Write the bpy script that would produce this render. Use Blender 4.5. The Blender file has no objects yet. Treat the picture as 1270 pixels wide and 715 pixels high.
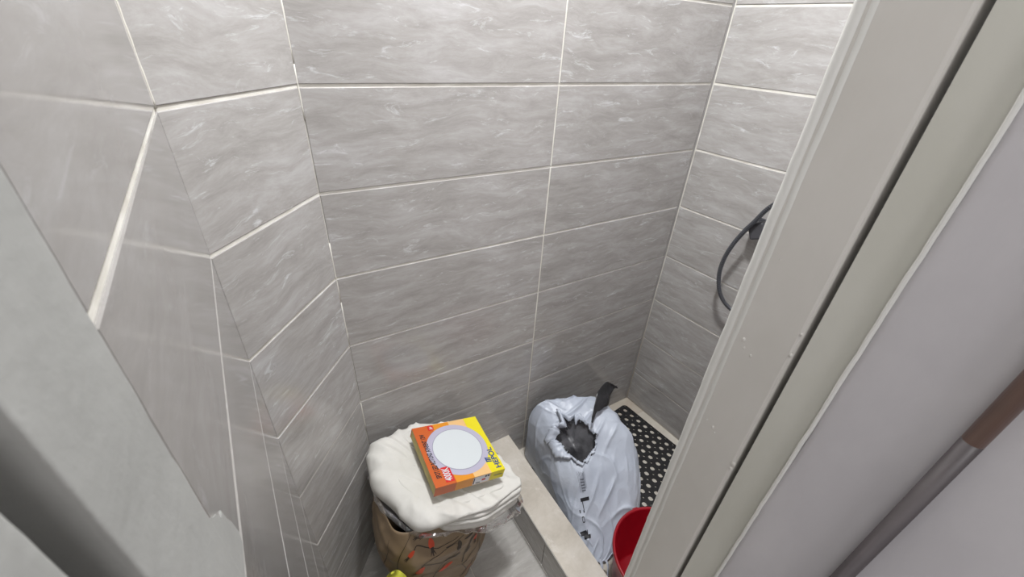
import bpy, bmesh, math, random
from mathutils import Vector, Matrix, noise
random.seed(7)
PI = math.pi
C = bpy.context.scene.collection

# ------------------------------------------------------------------ camera
cd = bpy.data.cameras.new('camera'); cam = bpy.data.objects.new('camera', cd); C.objects.link(cam)
cd.sensor_width = 36; cd.lens = 36 * 512.379 / 1270; cd.clip_start = 0.01
cam.location = (-0.09742, -0.90003, -0.10036)
cam.rotation_euler = (math.radians(58.3356), math.radians(-2.98988), math.radians(-31.00745))
cd.dof.use_dof = True; cd.dof.focus_distance = 1.35; cd.dof.aperture_fstop = 13
bpy.context.scene.camera = cam

# ------------------------------------------------------------------ world, lights, exposure
w = bpy.data.worlds.new('hallway_ambient_fill'); bpy.context.scene.world = w; w.use_nodes = True  # uniform ambient fill added to stand for light through the doorway
w.node_tree.nodes['Background'].inputs[0].default_value = (1.0, 0.99, 0.985, 1)
w.node_tree.nodes['Background'].inputs[1].default_value = 0.68
vs = bpy.context.scene.view_settings
vs.view_transform = 'Standard'; vs.look = 'None'; vs.gamma = 1; vs.use_curve_mapping = False
vs.exposure = 0.24
LAMP = (0.42, -0.36, 0.975)
ld = bpy.data.lights.new('ceiling_lamp_light', 'AREA'); ld.shape = 'DISK'; ld.size = 0.17; ld.energy = 30.0
ld.color = (0.975, 0.988, 1.0)
lo = bpy.data.objects.new('ceiling_lamp_light', ld); C.objects.link(lo); lo.location = (LAMP[0], LAMP[1], LAMP[2] - 0.004)
hd = bpy.data.lights.new('hallway_fill_light', 'AREA'); hd.shape = 'DISK'; hd.size = 0.3; hd.energy = 10.0  # unseen fill light added behind the camera to brighten the jamb faces
hd.color = (1.0, 0.99, 0.99)
ho = bpy.data.objects.new('hallway_fill_light', hd); C.objects.link(ho); ho.location = (0.0, -1.75, 0.98)

# ------------------------------------------------------------------ helpers
def srgb(r, g, b):
    f = lambda c: (c / 255 / 12.92) if c / 255 <= 0.04045 else ((c / 255 + 0.055) / 1.055) ** 2.4
    return (f(r), f(g), f(b), 1)

def link(o, parent=None):
    C.objects.link(o)
    if parent is not None: o.parent = parent
    return o

def tag(o, label=None, cat=None, group=None, kind=None):
    if label: o['label'] = label
    if cat: o['category'] = cat
    if group: o['group'] = group
    if kind: o['kind'] = kind
    return o

def empty(name, loc=(0, 0, 0), rot=(0, 0, 0)):
    o = bpy.data.objects.new(name, None); C.objects.link(o); o.location = loc; o.rotation_euler = rot
    o.empty_display_size = 0.03
    return o

def obj(name, verts, faces, m, parent=None, smooth=False):
    me = bpy.data.meshes.new(name); me.from_pydata([tuple(v) for v in verts], [], faces); me.update()
    if m: me.materials.append(m)
    if smooth:
        for p in me.polygons: p.use_smooth = True
    return link(bpy.data.objects.new(name, me), parent)

def from_bm(name, bm, m, parent=None, smooth=False):
    me = bpy.data.meshes.new(name); bmesh.ops.recalc_face_normals(bm, faces=bm.faces); bm.to_mesh(me); bm.free()
    if m: me.materials.append(m)
    if smooth:
        for p in me.polygons: p.use_smooth = True
    return link(bpy.data.objects.new(name, me), parent)

def bx(bm, x0, x1, y0, y1, z0, z1, bev=0.0):
    vs_ = [bm.verts.new((x, y, z)) for x in (x0, x1) for y in (y0, y1) for z in (z0, z1)]
    fs = [bm.faces.new([vs_[i] for i in q]) for q in ((0,1,3,2),(4,6,7,5),(0,4,5,1),(2,3,7,6),(0,2,6,4),(1,5,7,3))]
    if bev:
        es = set(e for f in fs for e in f.edges)
        bmesh.ops.bevel(bm, geom=list(es), offset=bev, segments=2, profile=0.5, affect='EDGES')

def box(name, x0, x1, y0, y1, z0, z1, m, parent=None, bev=0.0):
    bm = bmesh.new(); bx(bm, x0, x1, y0, y1, z0, z1, bev); return from_bm(name, bm, m, parent)

def tube_mesh(pts, rad, n=10, closed_ends=True):
    V = []; F = []; N = len(pts)
    pts = [Vector(p) for p in pts]
    up = Vector((0.13, 0.3, 0.94))
    for i, p in enumerate(pts):
        t = (pts[min(i + 1, N - 1)] - pts[max(i - 1, 0)]).normalized()
        a = t.cross(up).normalized(); b = t.cross(a)
        r = rad(i) if callable(rad) else rad
        for k in range(n):
            q = 2 * PI * k / n; V.append(p + a * math.cos(q) * r + b * math.sin(q) * r)
    for i in range(N - 1):
        for k in range(n):
            F.append((i * n + k, i * n + (k + 1) % n, (i + 1) * n + (k + 1) % n, (i + 1) * n + k))
    if closed_ends:
        F.append(tuple(range(n))[::-1]); F.append(tuple((N - 1) * n + k for k in range(n)))
    return V, F

def lathe(profile, n=48):
    V = []; F = []; N = len(profile)
    for r, z in profile:
        for k in range(n):
            q = 2 * PI * k / n; V.append((r * math.cos(q), r * math.sin(q), z))
    for i in range(N - 1):
        for k in range(n):
            F.append((i * n + k, i * n + (k + 1) % n, (i + 1) * n + (k + 1) % n, (i + 1) * n + k))
    return V, F

def catmull(P, n):
    """n samples along a list of tuples"""
    out = []; m = len(P) - 1
    for j in range(n):
        t = j / (n - 1) * m; i = min(int(t), m - 1); t -= i
        p0, p1, p2, p3 = P[max(i - 1, 0)], P[i], P[i + 1], P[min(i + 2, m)]
        out.append(tuple(0.5 * ((2 * b) + (-a + c) * t + (2 * a - 5 * b + 4 * c - d) * t * t + (-a + 3 * b - 3 * c + d) * t ** 3)
                         for a, b, c, d in zip(p0, p1, p2, p3)))
    return out

# ------------------------------------------------------------------ materials
def mat(name, col, rough=0.5, metal=0.0, spec=0.5):
    m = bpy.data.materials.new(name); m.use_nodes = True
    b = m.node_tree.nodes['Principled BSDF']
    b.inputs['Base Color'].default_value = col; b.inputs['Roughness'].default_value = rough
    b.inputs['Metallic'].default_value = metal; b.inputs['Specular IOR Level'].default_value = spec
    return m

def nd(m, t, **kw):
    n = m.node_tree.nodes.new(t)
    for k, v in kw.items():
        if k in n.inputs: n.inputs[k].default_value = v
        else: setattr(n, k, v)
    return n

def varied(name, c1, c2, scale=8, rough=0.5, bump=0.1, bscale=40, stretch=(1, 1, 1), spec=0.5, detail=6, dist=0.002, lo=0.35, hi=0.65):
    m = mat(name, c1, rough, 0, spec); L = m.node_tree.links.new; b = m.node_tree.nodes['Principled BSDF']
    tc = nd(m, 'ShaderNodeTexCoord'); mp = nd(m, 'ShaderNodeMapping'); mp.inputs['Scale'].default_value = stretch
    L(tc.outputs['Object'], mp.inputs['Vector'])
    n1 = nd(m, 'ShaderNodeTexNoise', Scale=scale, Detail=detail, Roughness=0.6); L(mp.outputs[0], n1.inputs['Vector'])
    r = nd(m, 'ShaderNodeValToRGB'); r.color_ramp.elements[0].position = lo; r.color_ramp.elements[1].position = hi
    r.color_ramp.elements[0].color = c1; r.color_ramp.elements[1].color = c2
    L(n1.outputs[0], r.inputs[0]); L(r.outputs[0], b.inputs['Base Color'])
    n2 = nd(m, 'ShaderNodeTexNoise', Scale=bscale, Detail=5.0); L(mp.outputs[0], n2.inputs['Vector'])
    bp = nd(m, 'ShaderNodeBump', Strength=bump, Distance=dist); L(n2.outputs[0], bp.inputs['Height']); L(bp.outputs[0], b.inputs['Normal'])
    return m

def tile_material(name, dark, mid, light, vein, rough=0.2, bumpk=1.0):
    """grey porcelain tile with horizontal travertine-like streaks and pale flecks, offset per tile"""
    m = mat(name, mid, rough, 0, 0.5); L = m.node_tree.links.new; b = m.node_tree.nodes['Principled BSDF']
    tc = nd(m, 'ShaderNodeTexCoord'); oi = nd(m, 'ShaderNodeObjectInfo')
    mul = nd(m, 'ShaderNodeVectorMath', operation='SCALE'); mul.inputs[0].default_value = (37, 0, 91); L(oi.outputs['Random'], mul.inputs['Scale'])
    add = nd(m, 'ShaderNodeVectorMath', operation='ADD'); L(tc.outputs['Object'], add.inputs[0]); L(mul.outputs[0], add.inputs[1])
    # warp
    wn = nd(m, 'ShaderNodeTexNoise', Scale=7.0, Detail=3.0); L(add.outputs[0], wn.inputs['Vector'])
    ws = nd(m, 'ShaderNodeVectorMath', operation='SCALE'); L(wn.outputs['Color'], ws.inputs[0]); ws.inputs['Scale'].default_value = 0.045
    wa = nd(m, 'ShaderNodeVectorMath', operation='ADD'); L(add.outputs[0], wa.inputs[0]); L(ws.outputs[0], wa.inputs[1])
    mp = nd(m, 'ShaderNodeMapping'); mp.inputs['Scale'].default_value = (0.9, 1.0, 4.2); L(wa.outputs[0], mp.inputs['Vector'])
    n1 = nd(m, 'ShaderNodeTexNoise', Scale=6.5, Detail=14.0, Roughness=0.74, Distortion=0.35); L(mp.outputs[0], n1.inputs['Vector'])
    r1 = nd(m, 'ShaderNodeValToRGB'); e = r1.color_ramp.elements
    e[0].position = 0.32; e[0].color = dark; e[1].position = 0.68; e[1].color = light
    em = e.new(0.5); em.color = mid
    L(n1.outputs[0], r1.inputs[0])
    mp2 = nd(m, 'ShaderNodeMapping'); mp2.inputs['Scale'].default_value = (1.3, 1.0, 5.5); mp2.inputs['Location'].default_value = (3, 1, 5); L(wa.outputs[0], mp2.inputs['Vector'])
    n2 = nd(m, 'ShaderNodeTexNoise', Scale=9.0, Detail=12.0, Roughness=0.78, Distortion=0.8); L(mp2.outputs[0], n2.inputs['Vector'])
    r2 = nd(m, 'ShaderNodeValToRGB'); e = r2.color_ramp.elements
    e[0].position = 0.565; e[0].color = (0, 0, 0, 1); e[1].position = 0.70; e[1].color = (1, 1, 1, 1); L(n2.outputs[0], r2.inputs[0])
    mx = nd(m, 'ShaderNodeMix', data_type='RGBA'); L(r2.outputs[0], mx.inputs['Factor']); L(r1.outputs[0], mx.inputs[6]); mx.inputs[7].default_value = vein
    L(mx.outputs[2], b.inputs['Base Color'])
    bp = nd(m, 'ShaderNodeBump', Strength=0.22 * bumpk, Distance=0.0015); L(n1.outputs[0], bp.inputs['Height'])
    n3 = nd(m, 'ShaderNodeTexNoise', Scale=2.2, Detail=1.0); L(add.outputs[0], n3.inputs['Vector'])
    bp2 = nd(m, 'ShaderNodeBump', Strength=0.25 * bumpk, Distance=0.004); L(n3.outputs[0], bp2.inputs['Height']); L(bp.outputs[0], bp2.inputs['Normal'])
    L(bp2.outputs[0], b.inputs['Normal'])
    return m

M = {}
M['tile'] = tile_material('grey_tile', srgb(147, 144, 140), srgb(164, 161, 158), srgb(180, 178, 177), srgb(206, 207, 209), 0.11)
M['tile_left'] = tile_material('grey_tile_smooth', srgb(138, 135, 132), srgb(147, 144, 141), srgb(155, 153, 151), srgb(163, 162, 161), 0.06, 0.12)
M['floor_tile'] = tile_material('floor_tile', srgb(150, 146, 141), srgb(166, 163, 158), srgb(180, 177, 173), srgb(195, 193, 190), 0.35)
M['curb_top'] = tile_material('curb_top_tile', srgb(168, 160, 148), srgb(184, 177, 166), srgb(197, 191, 182), srgb(210, 206, 200), 0.35)
M['shower_floor'] = varied('shower_floor', srgb(184, 178, 166), srgb(205, 200, 190), 5, 0.4, 0.05)
def grout_material():
    m = mat('grout', srgb(214, 211, 203), 0.8, 0, 0.2); L = m.node_tree.links.new; b = m.node_tree.nodes['Principled BSDF']
    g = nd(m, 'ShaderNodeNewGeometry'); sp = nd(m, 'ShaderNodeSeparateXYZ'); L(g.outputs['Position'], sp.inputs[0])
    n = nd(m, 'ShaderNodeTexNoise', Scale=18.0, Detail=5.0); L(g.outputs['Position'], n.inputs['Vector'])
    # yellow-brown limescale stain that sits low on the walls of the wet area
    a = nd(m, 'ShaderNodeMapRange'); L(sp.outputs['Z'], a.inputs[0]); a.inputs[1].default_value = -0.9; a.inputs[2].default_value = -1.35
    x = nd(m, 'ShaderNodeMapRange'); L(sp.outputs['X'], x.inputs[0]); x.inputs[1].default_value = 0.3; x.inputs[2].default_value = 1.15
    x.inputs[3].default_value = 0.35; x.inputs[4].default_value = 1.0
    p = nd(m, 'ShaderNodeMath', operation='MULTIPLY'); L(a.outputs[0], p.inputs[0]); L(x.outputs[0], p.inputs[1])
    q = nd(m, 'ShaderNodeMath', operation='MULTIPLY'); L(p.outputs[0], q.inputs[0]); L(n.outputs[0], q.inputs[1])
    mx = nd(m, 'ShaderNodeMix', data_type='RGBA'); L(q.outputs[0], mx.inputs['Factor'])
    r = nd(m, 'ShaderNodeValToRGB'); r.color_ramp.elements[0].color = srgb(196, 192, 182); r.color_ramp.elements[1].color = srgb(224, 222, 215)
    r.color_ramp.elements[0].position = .3; r.color_ramp.elements[1].position = .7
    L(n.outputs[0], r.inputs[0]); L(r.outputs[0], mx.inputs[6]); mx.inputs[7].default_value = srgb(120, 92, 55)
    L(mx.outputs[2], b.inputs['Base Color'])
    n2 = nd(m, 'ShaderNodeTexNoise', Scale=300.0, Detail=4.0); L(g.outputs['Position'], n2.inputs['Vector'])
    bp = nd(m, 'ShaderNodeBump', Strength=0.4, Distance=0.0006); L(n2.outputs[0], bp.inputs['Height']); L(bp.outputs[0], b.inputs['Normal'])
    return m
M['grout'] = grout_material()
M['white_paint'] = varied('white_paint', srgb(206, 203, 198), srgb(214, 211, 207), 6, 0.38, 0.4, 45, (1, 1, 0.5), dist=0.0014)
M['bead_paint'] = varied('bead_paint', srgb(216, 216, 212), srgb(228, 228, 225), 12, 0.4, 0.3, 60, (1, 1, 0.15), dist=0.0008)
M['green_paint'] = varied('rebate_paint', srgb(198, 197, 188), srgb(208, 207, 200), 5, 0.45, 0.2, 50, (1, 1, 0.4), dist=0.0008)
M['plaster'] = varied('plaster', srgb(145, 145, 142), srgb(157, 157, 154), 9, 0.85, 0.5, 120, dist=0.0008, spec=0.25)
M['wall_white'] = varied('wall_white', srgb(192, 189, 193), srgb(206, 203, 206), 5, 0.8, 0.35, 90, (1, 1, 0.5), dist=0.0008, spec=0.25)
M['ceiling'] = varied('ceiling_white', srgb(225, 224, 220), srgb(232, 231, 228), 3, 0.9, 0.1)
M['hall_floor'] = varied('hall_floor', srgb(150, 140, 128), srgb(165, 156, 145), 6, 0.5, 0.1)
M['steel_strip'] = mat('corner_strip_grey', srgb(150, 148, 145), 0.35, 0.0)
M['black_rubber'] = varied('black_rubber', srgb(20, 19, 21), srgb(28, 27, 29), 30, 0.55, 0.2, 300, dist=0.0004)

# ------------------------------------------------------------------ the setting: tiled walls
XJ, XR = 0.58393, 1.18292
XA, YA = -0.18617, -0.22061
TH, PH = math.radians(4.0897), math.radians(2.4856)
HT, Z_TOP = 0.2, 1.0
Z_SH, Z_FL = -1.57, -1.6
GW = {-5: .005, -4: .005, -3: .005, -2: .006, -1: .006, 0: .006, 1: .0062, 2: .0058, 3: .005, 4: .0045, 5: .004, 6: .0035, 7: .003, 8: .003}
tile_cache = {}
TT = 0.0016          # how far a tile face stands proud of the grout
def tile_mesh(wd, ht, m):
    key = (round(wd, 4), round(ht, 4), m.name)
    if key in tile_cache: return tile_cache[key]
    b = 0.0012; V = []
    for (d, y) in ((0, 0.004), (0, -TT + b * 0.7), (b, -TT)):
        V += [(d, y, d), (wd - d, y, d), (wd - d, y, ht - d), (d, y, ht - d)]
    F = [(8, 9, 10, 11)]
    for s in (0, 4):
        for k in range(4):
            F.append((s + k, s + (k + 1) % 4, s + 4 + (k + 1) % 4, s + 4 + k))
    me = bpy.data.meshes.new('tile'); me.from_pydata(V, [], F); me.update(); me.materials.append(m)
    tile_cache[key] = me
    return me

def tiled_wall(name, p0, p1, cols, zbot, tm='tile', thick=0.06, ext0=0.0, ext1=0.0):
    """wall from p0 to p1, the room on its right-hand side; cols = tile intervals along it"""
    d = Vector((p1[0] - p0[0], p1[1] - p0[1], 0)); Lw = d.length
    ang = math.atan2(d.y, d.x)
    bm = bmesh.new(); bx(bm, -ext0, Lw + ext1, 0.0, thick, zbot, Z_TOP)
    wl = from_bm(name, bm, M['grout']); tag(wl, kind='structure')
    wl.location = (p0[0], p0[1], 0); wl.rotation_euler = (0, 0, ang)
    rnd = random.Random(name)
    for k in range(-5, 8):
        zt = -HT * k - GW[k] / 2; zb = -HT * (k + 1) + GW[k + 1] / 2
        if k == -5: zt = Z_TOP
        if k == 7: zb = zbot + (0.004 if zbot > -1.6 else 0.0)
        for (a, b) in cols:
            t = bpy.data.objects.new('tile', tile_mesh(b - a, zt - zb, M[tm])); link(t, wl)
            t.location = (a, rnd.uniform(-0.0004, 0.0004), zb)
            t.rotation_euler = (0, 0, rnd.uniform(-0.0006, 0.0006))
    return wl, Lw

G = 0.0025
LB = XR
w_back, _ = tiled_wall('wall_back', (0, 0), (XR, 0), [(0.0012, XJ - G), (XJ + G, XR - 0.0135)], Z_FL, ext0=0.02, ext1=0.06)
chL = math.hypot(XA, YA)
w_diag, _ = tiled_wall('wall_diagonal', (XA, YA), (0, 0), [(0.0006, chL - 0.0012)], Z_FL, ext0=0.0, ext1=0.0)
LE = (-0.715 - YA) / -math.cos(PH)          # length of the left wall
pE = (XA + math.sin(PH) * LE, YA - math.cos(PH) * LE)
w_left, _ = tiled_wall('wall_left', pE, (XA, YA), [(0.0, LE - 0.0006)], Z_FL, 'tile_left', ext1=0.02)
LR = 0.82
pR = (XR + math.sin(TH) * LR, -math.cos(TH) * LR)
w_right, _ = tiled_wall('wall_right', (XR, 0), pR, [(0.004, 0.604), (0.609, LR)], Z_SH, ext0=0.0)
# metal strip that closes the back wall's last tile, sealant beads in the corners
box('corner_strip', XR - 0.0118, XR - 0.0040, -0.0018, 0.004, Z_SH, Z_TOP, M['steel_strip'], w_back)
def bead(parent, lx, r, z0, z1, seed, gaps=0.0):
    rnd = random.Random(seed); V = []; F = []; z = z0; segs = []
    if gaps == 0.0: segs = [(z0, z1)]; z = z1
    while z < z1:
        zz = min(z + rnd.uniform(0.05, 0.16), z1)
        if rnd.random() >= gaps: segs.append((z, zz))
        z = zz
    for (a, b) in segs:
        pts = [(lx + (rnd.uniform(-.0002, .0002) if gaps == 0 else rnd.uniform(-.0003, .0003)), -0.0012, a + (b - a) * i / (4 if gaps else 120)) for i in range(5 if gaps else 121)]
        v, f = tube_mesh(pts, lambda i: r * (rnd.uniform(.85, 1.15) if gaps == 0 else rnd.uniform(.75, 1.2)), 8); o = len(V); V += v; F += [tuple(i + o for i in q) for q in f]
    return obj('sealant', V, F, M['grout'], parent, True)
bead(w_right, 0.0006, 0.0024, Z_SH, Z_TOP, 1)
bead(w_diag, chL - 0.0005, 0.0016, Z_FL, Z_TOP, 2, 0.45)
bead(w_diag, 0.0012, 0.0016, -0.2, Z_TOP, 3, 0.0)

# floors, ceiling
fl = box('floor', -0.25, 0.4085, -0.98, 0.03, Z_FL - 0.05, Z_FL - 0.0016, M['grout']); tag(fl, kind='structure')
def floor_tile(parent, x0, x1, y0, y1, z, m):
    t = bpy.data.objects.new('tile', tile_mesh(x1 - x0, y1 - y0, m)); link(t, parent)
    t.rotation_euler = (-PI / 2, 0, 0); t.location = (x0, y1, z - TT); return t
for (x0, x1) in ((-0.25, 0.199), (0.2015, 0.4065)):
    for (y0, y1) in ((-0.98, -0.522), (-0.5195, 0.0)):
        floor_tile(fl, x0, x1, y0, y1, Z_FL, M['floor_tile'])
sf = box('floor', 0.5085, 1.26, -0.80, 0.0, Z_SH - 0.08, Z_SH - 0.0016, M['grout']); tag(sf, kind='structure')
for (x0, x1) in ((0.5085, 0.866), (0.869, 1.26)):
    for (y0, y1) in ((-0.80, -0.4515), (-0.4485, 0.0)):
        floor_tile(sf, x0, x1, y0, y1, Z_SH, M['shower_floor'])
cl = box('ceiling', -0.3, 1.4, -2.3, 0.08, Z_TOP, Z_TOP + 0.05, M['ceiling']); tag(cl, kind='structure')

# curb between the floor and the wet area
cb = empty('trim_1', (0.408, -0.339, Z_FL)); tag(cb, kind='structure')
def cbx(name, x0, x1, z0, z1, m, bev=0.0, y0=-0.678, y1=0.0):
    o = box(name, x0 - 0.408, x1 - 0.408, y0 + 0.339, y1 + 0.339, z0 - Z_FL, z1 - Z_FL, m, cb, bev); return o
cbx('core', 0.412, 0.505, Z_FL + 0.001, -1.456, M['grout'])
for (y0, y1) in ((-0.678, -0.402), (-0.3995, -0.002)):
    cbx('tile', 0.4075, 0.4125, Z_FL + 0.002, -1.4575, M['tile'], 0.0008, y0, y1)
cbx('top_slab', 0.4055, 0.5095, -1.4555, -1.444, M['curb_top'], 0.0012)
cbx('corner_strip', 0.4035, 0.4065, -1.4575, -1.4455, M['steel_strip'])
cbx('tile', 0.5045, 0.5085, Z_SH + 0.002, -1.4575, M['tile'], 0.0008)

# doorway: left jamb
DT = 0.62     # top of the opening
wf = empty('wall_front', (0, -0.75, 0)); tag(wf, kind='structure')
def wfb(name, x0, x1, y0, y1, z0, z1, m, bev=0.0):
    return box(name, x0, x1, y0 + 0.75, y1 + 0.75, z0, z1, m, wf, bev)
# left plaster jamb with a hand-worked, slightly uneven edge
def rough_jamb(name, x0, x1, y0, y1, z0, z1, m, amp, seed, corner_r=0.004, n=260):
    """block whose +x / +y edge wavers"""
    V = []; F = []
    for i in range(n + 1):
        z = z0 + (z1 - z0) * i / n
        d = amp * (noise.noise(Vector((seed, 3.1, z * 28))) + 0.9 * noise.noise(Vector((seed, 7.7, z * 130))))
        r_ = corner_r
        prof = [(x0, y0), (x1 - 2 * r_, y0), (x1 - r_, y0), (x1 - r_ * .3, y0 + r_ * .3), (x1, y0 + r_), (x1, y0 + 1.8 * r_), (x1 + d * .15, y0 * .75 + y1 * .25), (x1 + d * .2, (y0 + y1) / 2),
                (x1, y1 - 2 * r_), (x1, y1 - r_ + d), (x1 - r_ * .3, y1 - r_ * .3 + d), (x1 - r_, y1 + d), (x1 - 2 * r_, y1 + d * .6), (x0, y1)]
        V += [(a, b, z) for a, b in prof]
    k = 14
    for i in range(n):
        for j in range(k): F.append((i * k + j, i * k + (j + 1) % k, (i + 1) * k + (j + 1) % k, (i + 1) * k + j))
    F.append(tuple(range(k))[::-1]); F.append(tuple(n * k + j for j in range(k)))
    V = [(a, b + 0.75, c) for a, b, c in V]
    return obj(name, V, F, m, wf, True)

rough_jamb('jamb', -0.32, -0.1625, -0.781, -0.7155, Z_FL, DT, M['plaster'], 0.0015, 1.0, 0.0014)
wfb('rebate', -0.32, -0.215, -0.797, -0.781, Z_FL, DT, M['green_paint'])
rough_jamb('jamb', -0.32, -0.1640, -0.98, -0.797, Z_FL, DT, M['plaster'], 0.0004, 5.0, 0.003)
wfb('wall_section', -0.6, -0.32, -0.98, -0.7155, Z_FL, Z_TOP, M['plaster'])
# smear of plaster on the tiles at the jamb's foot
sm = []
for (y, z) in ((-.7185, -.325), (-.711, -.335), (-.705, -.341), (-.700, -.352), (-.6965, -.350), (-.694, -.362), (-.690, -.372), (-.687, -.389), (-.690, -.396), (-.70, -.3975), (-.7185, -.399)):
    sm.append((y, z))
V = []; F = []; n = len(sm)
for dx in (0.0, 0.0022):
    for (y, z) in sm:
        sc = 1.0 if dx == 0 else 0.95
        V.append((-0.1650 + dx, -0.7185 + (y + 0.7185) * sc + 0.75, -0.365 + (z + 0.365) * (1.0 if dx == 0 else .97)))
F.append(tuple(range(n, 2 * n)))
for i in range(n): F.append((i, (i + 1) % n, n + (i + 1) % n, n + i))
obj('plaster_smear', V, F, M['plaster'], wf)
# right side of the doorway
rj = 0.380
wfb('casing', rj + 0.0012, 0.458, -0.762, -0.682, Z_FL, DT, M['white_paint'], 0.004)
def wavy_bead(name, x, y, rx, ry, z0, z1, m, amp, seed, n=220, k=12):
    V = []; F = []
    for i in range(n + 1):
        z = z0 + (z1 - z0) * i / n
        a = amp * noise.noise(Vector((seed, 1.3, z * 14))) + amp * .6 * noise.noise(Vector((seed, 4.3, z * 55)))
        for j in range(k):
            q = 2 * PI * j / k; V.append((x + rx * math.cos(q), y + a + 0.75 + (ry + a * .3) * math.sin(q), z))
    for i in range(n):
        for j in range(k): F.append((i * k + j, i * k + (j + 1) % k, (i + 1) * k + (j + 1) % k, (i + 1) * k + j))
    F.append(tuple(range(k))[::-1]); F.append(tuple(n * k + j for j in range(k)))
    return obj(name, V, F, m, wf, True)
wavy_bead('edge_bead', rj + 0.0028, -0.6835, 0.0042, 0.0058, Z_FL, DT, M['bead_paint'], 0.0007, 2.0)
wavy_bead('edge_bead', rj + 0.003, -0.6945, 0.0026, 0.0045, Z_FL, DT, M['bead_paint'], 0.0010, 9.0)
# lumps and drips in the paint
V = []; F = []
for (y, z, r) in ((-.707, -.415, .0022), (-.711, -.425, .0014), (-.722, -.43, .0016), (-.716, -.57, .002), (-.721, -.576, .0014), (-.705, -.565, .0012), (-.703, -.72, .0016),
                  (-.7605, -.60, .0028), (-.7605, -.40, .0018), (-.7605, -.37, .0015), (-.712, -.64, .001), (-.718, -.68, .0012), (-.735, -.66, .001), (-.708, -.30, .001), (-.7605, -.61, .002)):
    v, f = lathe([(0.0001, r * .5), (r * .5, r * .43), (r * .87, r * .22), (r * 1.1, -0.0002)], 12)
    o = len(V)
    for (a, b, c) in v: V.append((rj + 0.0012 - c, y + 0.75 + a, z + b * 1.7))
    F += [tuple(i + o for i in q) for q in f]
obj('paint_lumps', V, F, M['white_paint'], wf, True)
wfb('rebate', rj + 0.006, 0.458, -0.8125, -0.7690, Z_FL, DT, M['green_paint'])
def right_wall_edge():
    V = []; F = []; n = 260
    for i in range(n + 1):
        z = Z_FL + (DT - Z_FL) * i / n
        d = 0.0016 * noise.noise(Vector((6.0, 3.1, z * 9))) + 0.001 * noise.noise(Vector((6.0, 7.7, z * 60)))
        prof = [(0.458, -1.35), (rj + .002, -1.35), (rj, -1.346), (rj, -0.90), (rj - 0.0006, -0.84), (rj - 0.0006, -0.820 + d), (rj + .0010, -0.8155 + d), (rj + 0.005, -0.8120 + d), (rj + .02, -.8100), (0.458, -0.8055)]
        V += [(a, b + 0.75, z) for a, b in prof]
    k = 10
    for i in range(n):
        for j in range(k): F.append((i * k + j, i * k + (j + 1) % k, (i + 1) * k + (j + 1) % k, (i + 1) * k + j))
    F.append(tuple(range(k))[::-1]); F.append(tuple(n * k + j for j in range(k)))
    return obj('jamb', V, F, M['wall_white'], wf, True)
right_wall_edge()
wavy_bead('edge_bead', rj + 0.0022, -0.8125, 0.0032, 0.0024, Z_FL, DT, M['bead_paint'], 0.0009, 12.0)
wfb('wall_section', 0.458, 1.32, -1.35, -0.82, Z_FL, Z_TOP, M['wall_white'])
wfb('header', -0.32, 0.458, -0.98, -0.7155, DT, Z_TOP, M['wall_white'])
# hallway behind the doorway
hf = box('floor', -1.2, 1.6, -2.3, -0.981, Z_FL - 0.05, Z_FL, M['hall_floor']); tag(hf, kind='structure')
hw = box('wall_hallway', -1.2, 1.6, -2.36, -2.3, Z_FL, Z_TOP, M['wall_white']); tag(hw, kind='structure')

# dark rod running down the wall beside the doorway
rod = empty('door_rod', (rj - 0.009, -0.912, Z_FL)); tag(rod, 'round dark rod, brown above and black below, running down the white wall at the right', 'rod')
M['rod_brown'] = varied('rod_brown', srgb(116, 94, 88), srgb(134, 106, 96), 20, 0.35, 0.1, stretch=(1, 1, .3))
M['rod_black'] = varied('rod_black', srgb(62, 57, 59), srgb(76, 70, 71), 20, 0.35, 0.1, stretch=(1, 1, .3))
def rodseg(name, z0, z1, m):
    v, f = tube_mesh([(0, 0, z0 - Z_FL), (0, 0, z1 - Z_FL)], 0.0076, 24); return obj(name, v, f, m, rod, True)
a_ = rodseg('upper_rod', -0.375, DT, M['rod_brown']); a_['label'] = 'brown upper rod'
a_ = rodseg('lower_rod', Z_FL, -0.375, M['rod_black']); a_['label'] = 'black lower rod'

# ------------------------------------------------------------------ ceiling lamp
cl_ = empty('ceiling_lamp', (LAMP[0], LAMP[1], Z_TOP)); tag(cl_, 'round white panel lamp on the ceiling above the wet room', 'lamp')
v, f = lathe([(0.0, 0), (0.105, 0), (0.105, -0.018), (0.098, -0.022), (0.088, -0.02)], 48); obj('housing', v, f, M['ceiling'], cl_, True)
md = mat('lamp_diffuser', srgb(250, 250, 245), 0.5); bb = md.node_tree.nodes['Principled BSDF']; bb.inputs['Emission Color'].default_value = (1, .98, .95, 1); bb.inputs['Emission Strength'].default_value = 3
v, f = lathe([(0.088, -0.02), (0.0001, -0.02)], 48); obj('diffuser', v, f, md, cl_)

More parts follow.
